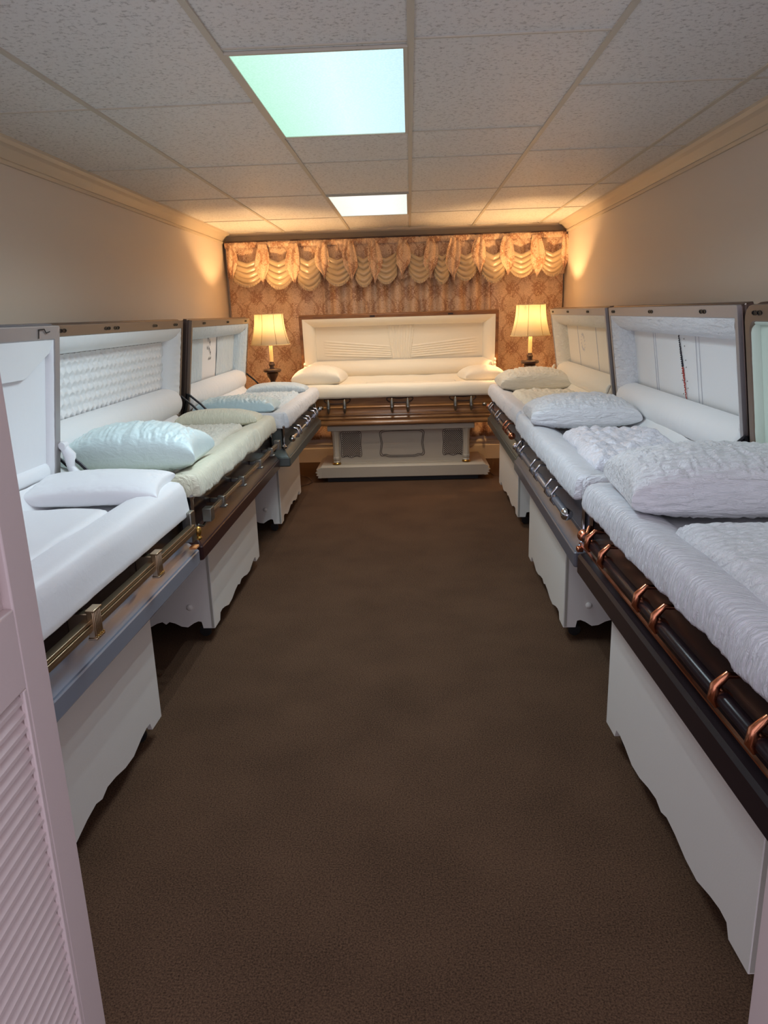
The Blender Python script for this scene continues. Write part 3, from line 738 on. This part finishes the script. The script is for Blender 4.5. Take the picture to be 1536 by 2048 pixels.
stand('cream stand under the far right casket, black caster showing', .785, 5.43, 6.62, 1)

# ornate bier under the walnut casket
BX = -.10
t = thing('casket_bier', 'ornate ivory bier with gilded columns and lattice panels under walnut casket', 'casket stand', (BX, 7.17, 0), R(.35))
b = MB(); pf_ = [(.02, .055), (.008, .062), (.0, .085), (.010, .10), (-.004, .118), (.006, .135), (.0, .150), (.02, .165)]
b = MB()
yo = -.10
b.loft([rrect(-.825+i, yo+i, .825-i, .52-i, .01, (lambda a, c, z=z: (a, c, z))) for i, z in [(.02, .045), (.015, .05), (.015, .15), (.035, .168)]], True, True)
b.build('plinth', M['bier'], t, ang=30)
for sx in (-1, 1):
    b = MB(); prof = [(sx*.80, .045), (sx*.835, .05), (sx*.822, .065), (sx*.848, .075), (sx*.832, .09), (sx*.855, .102), (sx*.83, .12), (sx*.845, .132), (sx*.80, .15)]
    b.prism(prof, 'y', yo+.012, .5); b.build('carved_end', M['bier'], t, smooth=False)
b = MB(); b.box(-.62, .02, .165, .62, .42, .505); b.build('body', M['bier'], t, bevel=.004)
b = MB(); b.box(-.66, -.005, .165, .66, .44, .178); b.build('body_base', M['bier'], t, bevel=.003)
b = MB(); b.box(-.72, -.065, .503, .70, .48, .553); b.build('top_board', M['bier'], t, bevel=.004)
for x in (-.645, .625):
    b = MB(); b.lathe([(.030, .245), (.033, .26), (.028, .275), (.034, .47), (.040, .485), (.040, .503)], (x, -.02, 0), 40, flute=10, fa=.05); cl = b.build('column', M['bier'], t)
    b = MB(); b.lathe([(.030, .186), (.036, .195), (.028, .205), (.036, .225), (.034, .245), (.028, .252)], (x, -.02, 0), 24, flute=8, fa=.06); b.build('column_capital', M['bier'], cl)
    b = MB(); b.lathe([(.036, .168), (.042, .174), (.042, .182), (.034, .19)], (x, -.02, 0), 24); b.build('gold_ring', M['gold'], cl, label='gilded ring at the foot of the column')
def cart(cx, z0, z1, hw, wav, n):
    pts = []
    N = 96
    for k in range(N):
        a = 2*pi*k/N; c, s_ = cos(a), sin(a)
        e = .28
        x = hw*math.copysign(abs(c)**e, c); z = (z1-z0)/2*math.copysign(abs(s_)**e, s_)
        fx = x/hw
        if s_ < 0: z += wav*(1-abs(cos(fx*pi*n/2)))*(1 if abs(fx) < .85 else 0)
        x *= 1-.05*cos(z/((z1-z0)/2)*pi)
        pts.append((cx+x, .017, (z0+z1)/2+z))
    return pts
for (cx, z0, z1, hw, wav, n, inner) in ((-.50, .225, .49, .10, .02, 2, True), (.50, .225, .49, .10, .02, 2, True), (0, .225, .495, .215, .012, 4, False)):
    pts = cart(cx, z0, z1, hw, wav, n); nm = 'lattice_panel' if inner else 'carved_panel'
    b = MB(); b.tube(pts+[pts[0]], .003, 6, cap=False)
    if not inner:
        p2 = cart(cx, z0+.014, z1-.014, hw-.014, wav, n); b.tube(p2+[p2[0]], .0028, 6, cap=False)
    fr = b.build(nm, M['darkwood'], t)
    if inner:
        b = MB(); Hh = (z1-z0)/2-.012; Hw = hw-.01; cz = (z0+z1)/2
        for sg in (-1, 1):
            k = -(Hh+Hw)
            while k < Hh+Hw:
                a0 = max(-Hw, -Hh-k); a1 = min(Hw, Hh-k)
                if a1-a0 > .01:
                    f = lambda q: (cx+sg*q, .019, cz+q+k)
                    p, q_ = f(a0), f(a1); 
                    b.tube([p, q_], .0022, 4)
                k += .021
        b.build('lattice', M['darkwood'], fr)
b = MB(); b.box(-.74, -.04, .0, .74, .44, .048); b.build('shadow_base', M['black'], t, label='black base filling the shaded gap under the plinth')  # block coloured black to give the shade in the gap below the plinth

# ---------------------------------------------------------------- pillows and blankets (lie on the beds)
def pillow(label, cx, cy, cz, sx, sy, h, m, rz=0, tilt=0, amp=.004, fx=30, fy=8, ears=.05, base=.35, p=.42, group=None, box=0, sag=0, name='pillow'):
    sd = random.random()*90; b = MB(); n = 170; base = .6; h = h*.86; rings = []
    def P(u, v, top):
        q = (1-u*u)*(1-v*v); th = h*(.55*max(0, q)**p+.45*max(0, q)**(p*.45))
        k = 1-ears*(1-abs(u*v)**2)*(abs(u)**4+abs(v)**4)*.5
        x = sx*u*(1-ears*(1-v*v))*1.0; y = sy*v*(1-ears*(1-u*u))
        d = amp*1.3*(nz(x*fx+sd+1.2*nz(x*9, y*14), y*fy, 1)+.6*nz(x*fx*2.1+sd, y*fy*2.1+2*nz(x*12, y*9, 3), 4)+.35*nz(x*95+sd, y*40, 6)*(amp > .0045))
        edge = max(abs(u), abs(v)); d += amp*1.6*(edge**6)*nz(x*70+sd, y*70, 9)*(1-edge**30)
        z = th*(1 if top else -base)
        z += d*min(1, q*4)*(1 if top else -.8)
        if top: z -= 0-sag*(1-u*u)*(1-v*v)
        return (x, y, z+h*base)
    wv = lambda t_: math.copysign(1-(1-abs(t_))**1.8, t_)
    b.grid(lambda u, v: P(wv(u*2-1), wv(v*2-1), True), n, 110)
    b.grid(lambda u, v: P(wv(u*2-1), wv(v*2-1), False), n, 110, flip=True)
    o = b.build(name, m, None, ang=180)
    # weld the seam
    import bmesh
    bm = bmesh.new(); bm.from_mesh(o.data); bmesh.ops.remove_doubles(bm, verts=bm.verts, dist=.0004); bmesh.ops.recalc_face_normals(bm, faces=bm.faces); bm.to_mesh(o.data); bm.free()
    o.location = (cx, cy, cz); o.rotation_euler = (tilt, 0, rz); tag(o, label, 'pillow', group or 'pillows lying in the open caskets'); return o
pillow('plain flat white satin pillow in the nearest left casket', -1.26, 2.86, .905, .27, .15, .08, M['satin'], R(4), R(6), .003, 5, 5, ears=.06)
pillow('large puffy aqua white pleated pillow beside the tufted lid', -1.29, 3.42, .905, .31, .20, .168, M['aqua'], R(2), 0, .007, 42, 5, ears=.10, p=.40, base=.25)
pillow('shiny pale blue satin pillow in the bird embroidered casket', -1.27, 5.40, .91, .29, .17, .10, M['aqua_deep'], R(2), 0, .007, 36, 6, ears=.07, p=.4, base=.25)
pillow('smooth cream pillow at left end of the walnut casket', -.89, 7.33, .915, .24, .20, .15, M['cream'], R(-6), 0, .004, 7, 7, ears=.05, base=.25)
pillow('small cream pillow at right end of the walnut casket', .69, 7.40, .915, .20, .18, .12, M['cream'], R(10), 0, .003, 7, 7, base=.25)
pillow('ribbed cream white pillow in the far right casket below the lamp', 1.05, 6.52, .905, .30, .24, .15, M['crepe_warm'], 0, 0, .006, 45, 6, ears=.05, base=.25)
pillow('crinkled white pillow in the middle right casket', 1.0, 4.46, .905, .31, .25, .145, M['crepe'], R(-3), 0, .006, 40, 7, ears=.05, base=.25)
pillow('very large crinkled white pillow nearest the camera at right', 1.05, 2.53, .905, .34, .25, .165, M['crepe'], R(-4), 0, .0058, 44, 10, ears=.05, p=.36, base=.25)
# puffed end cushions at the far ends of two left caskets
pillow('smooth pale green end cushion at far end of tufted lid casket', -1.27, 4.84, .905, .27, .10, .085, M['shirr_cream'], 0, 0, .002, 8, 8, base=.3, name='end_cushion')['category'] = 'cushion'
pillow('pale blue end cushion in far left corner casket beside the lamp', -1.22, 6.80, .905, .27, .11, .08, M['blue_white'], 0, 0, .003, 8, 8, base=.3, name='end_cushion')['category'] = 'cushion'

def blanket(label, x0, x1, y0, y1, z, m, amp=.01, fx=18, fy=18, rz=0, edge=.035, fold=0):
    sd = random.random()*90; b = MB(); cx, cy = (x0+x1)/2, (y0+y1)/2
    def P(u, v):
        x = (x0+(x1-x0)*u)-cx; y = (y0+(y1-y0)*v)-cy
        e = min(u*(x1-x0), (1-u)*(x1-x0), v*(y1-y0), (1-v)*(y1-y0)); k = min(1, e/edge); k = sqrt(max(0, 1-(1-k)**2))
        w_ = .02*nz(y*6+sd, x*6)*(1 if u in (0., 1.) else 1)*(1-k)
        ax = abs(nz(x*fx+sd, y*fy, 2))*amp*1.8+amp*.6*nz(x*fx*2.3, y*fy*2.3+sd, 5)
        return (x+w_, y+w_, edge*k+ax*k+.02*fold*max(0, nz(x*3+sd, y*3)))
    b.grid(P, 130, 110); b.grid(lambda u, v: (P(u, v)[0], P(u, v)[1], 0), 4, 4) if False else None
    o = b.build('blanket', m, None, ang=180); o.location = (cx, cy, z); o.rotation_euler = (0, 0, rz)
    s_ = o.modifiers.new('thick', 'SOLIDIFY'); s_.thickness = .004
    return tag(o, label, 'blanket', 'blankets lying in the open caskets')
blanket('quilted white crinkled blanket in the nearest right casket', .80, 1.26, .98, 2.20, .905, M['crepe'], .006, 22, 22, 0, .05)
blanket('glossy crushed satin white blanket in the middle right casket', .80, 1.26, 3.12, 4.02, .905, M['shiny'], .014, 14, 14, R(-3), .06, 1)
blanket('cream ruched blanket in the far right casket', .82, 1.30, 5.15, 6.10, .905, M['crepe_warm'], .010, 20, 20, 0, .05, 1)
blanket('cream rosette lace blanket in tufted lid casket', -1.53, -1.08, 3.75, 4.66, .905, M['lace'], .010, 34, 34, 0, .035)
blanket('ice blue lace blanket in the far left corner casket', -1.50, -1.00, 5.62, 6.62, .905, M['blue_white'], .010, 30, 30, 0, .035)
blanket('plain folded white satin throw in the nearest left casket', -1.46, -1.12, 1.10, 2.58, .905, M['satin'], .003, 5, 4, R(-1), .03, .5)
# folded overlay lying in the walnut casket
blanket('thin cream throw lying along the walnut casket bed', -.45, .45, 7.22, 7.55, .905, M['cream'], .003, 5, 6, 0, .02)

# ---------------------------------------------------------------- curtains, valance, lamps
def curtain(label, x0, x1, amp, freq, y=8.06):
    sd = x0*7; b = MB(); n = int((x1-x0)/.006)
    def P(u, v):
        x = x0+(x1-x0)*u; z = .26+(2.345-.26)*v
        ph = x*freq*2*pi+1.4*nz(x*2.2+sd, 0, 3)*2
        s_ = sin(ph); s_ = math.copysign(abs(s_)**.6, s_)
        return (x, y-amp*s_*(1-.3*v)-.010*nz(x*9+sd, z*1.2), z)
    b.grid(P, n, 30); o = b.build('curtain', M['damask'], None, ang=180)
    s_ = o.modifiers.new('thick', 'SOLIDIFY'); s_.thickness = .003
    return tag(o, label, 'curtain', 'damask curtain panels across the back wall')
curtain('flat damask curtain panel behind the left lamp', -1.895, -.90, .008, 2.2, 8.11)
curtain('deeply pleated damask curtain behind the walnut casket', -.90, .84, .036, 6.2, 8.108)
curtain('flat damask curtain panel behind the right lamp', .84, 1.60, .008, 2.4, 8.11)
b = MB(); b.tube([(-1.90, 8.03, 2.348), (1.605, 8.03, 2.348)], .007, 10); b.box(-1.90, 8.03, 2.341, 1.605, 8.155, 2.349)
tag(b.build('curtain_rod', M['darkwood']), 'dark curtain rod board above the ruffled valance', 'curtain rod')
va = thing('valance', 'damask valance with satin swags and pointed jabots across the curtain top', 'valance', (0, 8.03, 2.34))
b = MB()
def hd(u, v):
    x = -1.89+3.49*u; z = -.008-.37*v
    k = .006*abs(nz(x*45, v*2))+.012*sin(x*2*pi*9+2*nz(x*3, 1))*v
    return (x, .02-k, z+ (.006*nz(x*20, 3) if v == 0 else 0)+.03*sin(x*19)*v)
b.grid(hd, 560, 24); o = b.build('valance_cloth', M['damask'], va, ang=180)
b = MB()
def hd2(u, v):
    x = -1.895+3.50*u; z = .002-.055*v
    return (x, .004-.014*abs(nz(x*38, v*1.2))-.006*sin(pi*v), z+.008*nz(x*30, 8)*(1-v))
b.grid(hd2, 600, 8); b.build('gathered_heading', M['damask'], va, ang=180)
px2x = lambda px: (px-797.5)/659*3.46-.125
SW = [(503, 30, 568), (566, 25, 572), (625, 22, 575), (682, 25, 566), (733, 17, 568), (777, 21, 562), (843, 21, 560), (886, 15, 562), (932, 21, 556), (986, 22, 560), (1040, 24, 550), (1100, 22, 548)]
for (px, hw, by) in SW:
    cx = px2x(px); w_ = hw*1.25/195; bot = -(by-478+(px-800)*.03)/184.
    sd = px*.1; b = MB()
    def sf(u, v):
        q = u*2-1; zt = -.17; dr = (1-q*q)
        z = zt+ (bot-zt+.10)*v*.92-.10*dr*(.35+.65*v)+.05*abs(q)*(1-v)
        fo = (abs(sin((v*4.2+.15)*pi)))**.7
        return (cx+q*w_*(1-.12*v), -.012-.035*sqrt(max(0, dr))*(.6+.6*v)-.020*fo*dr**.6, z)
    b.grid(sf, 30, 60); o = b.build('swag', M['swag'], va, ang=180); 
    # fringe along the swag hem
    b = MB()
    def ff(u, v):
        p = sf(u, 1); return (p[0], p[1]+.004*sin(u*90), p[2]-.022*v)
    b.grid(ff, 60, 2); b.build('fringe', M['swag'], o, ang=180)
for i in range(len(SW)+1):
    if i == 0: px = 475
    elif i == len(SW): px = 1124
    else: px = (SW[i-1][0]+SW[i][0])/2
    cx = px2x(px); w_ = .075 if 0 < i < len(SW) else .05; b = MB(); ln = .40+.03*((i*7) % 3-1)
    def jf(u, v):
        q = u*2-1; ww = w_*(.55+.45*sin(pi*min(1, v*1.1)))*(1 if v < .62 else max(.03, 1-(v-.62)/.38))
        return (cx+q*ww+.01*sin(v*5+i), -.03-.018*abs(sin(q*3.2+v+i))-.012*sin(pi*v), -.03-ln*v)
    b.grid(jf, 20, 40); b.build('jabot', M['damask'], va, ang=180)

def lamp(label, x, y, dz=0):
    t = thing('floor_lamp', label, 'lamp', (x, y, 0), 0, 'lit lamps either side of the walnut casket')
    z0, z1 = 1.34+dz, 1.635+dz
    b = MB(); rings = []; n = 48
    for k in range(13):
        q = k/12; r = .142+.053*(1-q)**2.0+.0*q
        rings.append([(r*(1-.012*cos(6*2*pi*i/n*1))*cos(2*pi*i/n), r*(1-.012*cos(6*2*pi*i/n))*sin(2*pi*i/n), z0+(z1-z0)*q) for i in range(n)])
    b.loft(rings, False, False); sh = b.build('lamp_shade', M['shade'], t, ang=180)
    for i in range(8):
        a = 2*pi*(i+.5)/8+.1; b = MB()
        b.tube([((.142+.053*(1-k/12)**2+.0015)*cos(a), (.142+.053*(1-k/12)**2+.0015)*sin(a), z0+(z1-z0)*k/12) for k in range(13)], .0016, 5)
        b.build('shade_rib', M['rib'], sh)
    b = MB(); b.lathe([(.141, z1-.006), (.145, z1-.004), (.145, z1+.002), (.141, z1+.002), (.141, z1-.006)], n=48, cap=False); b.lathe([(.194, z0-.002), (.198, z0), (.198, z0+.006), (.194, z0+.006), (.194, z0-.002)], n=48, cap=False)
    b.build('shade_trim', M['candle'], sh)
    b = MB(); b.lathe([(.020, 1.17+dz), (.019, 1.18+dz), (.018, 1.40+dz), (.01, 1.405+dz)]); b.build('candle_sleeve', M['candle'], t)
    b = MB(); pr = [(.15, 0), (.155, .01), (.15, .03), (.10, .05), (.06, .07), (.035, .10), (.03, .16), (.045, .19), (.05, .23), (.04, .27), (.028, .33), (.026, .6), (.034, .66), (.045, .72), (.040, .78), (.026, .83), (.024, .87),
                    (.036, .885), (.026, .905), (.022, .935), (.030, .96), (.024, .985), (.034, 1.005), (.052, 1.035), (.058, 1.06), (.050, 1.068), (.080, 1.074), (.088, 1.082), (.088, 1.098), (.078, 1.104), (.06, 1.100), (.026, 1.108), (.022, 1.125), (.029, 1.14), (.030, 1.15), (.022, 1.16), (.021, 1.175)]
    b.lathe([(r, z+dz) if z > .5 else (r, z) for r, z in pr], n=28, flute=6, fa=.02); b.build('turned_column', M['darkwood'], t)
    b = MB(); b.lathe([(.001, 1.49), (.02, 1.485), (.03, 1.46), (.024, 1.43), (.013, 1.405)]); b.build('bulb', M['bulb'], t)
    b = MB(); 
    for a in (0, 2*pi/3, 4*pi/3): b.tube([(.012*cos(a), .012*sin(a), 1.50+dz), (.142*cos(a), .142*sin(a), z1-.01)], .002, 5)
    b.build('shade_holder', M['gold'], t)
    point('lamp_bulb', (x, y, 1.52+dz), LAMP_W, (1.0, .60, .27), .02)
    return t
lamp('lit lamp with bell shade at left of the walnut casket', -1.385, 7.48, -.015)
lamp('lit lamp with bell shade at right of the walnut casket, above the ribbed pillow', 1.175, 7.48, .0)
for (pts, lb) in (([(-1.38, 7.62, .006), (-1.2, 7.5, .006), (-1.05, 7.3, .006), (-.99, 7.1, .006), (-1.02, 7.0, .006), (-1.1, 6.9, .006)], 'thin lamp cord on carpet at left of the ornate bier'),
                  ([(1.18, 7.63, .006), (1.05, 7.5, .006), (.93, 7.35, .006), (.86, 7.2, .006), (.80, 7.25, .006), (.78, 7.45, .006)], 'thin lamp cord on carpet at right of the ornate bier')):
    b = MB(); b.tube(pts, .003, 6); tag(b.build('power_cord', M['darkwood']), lb, 'cord')
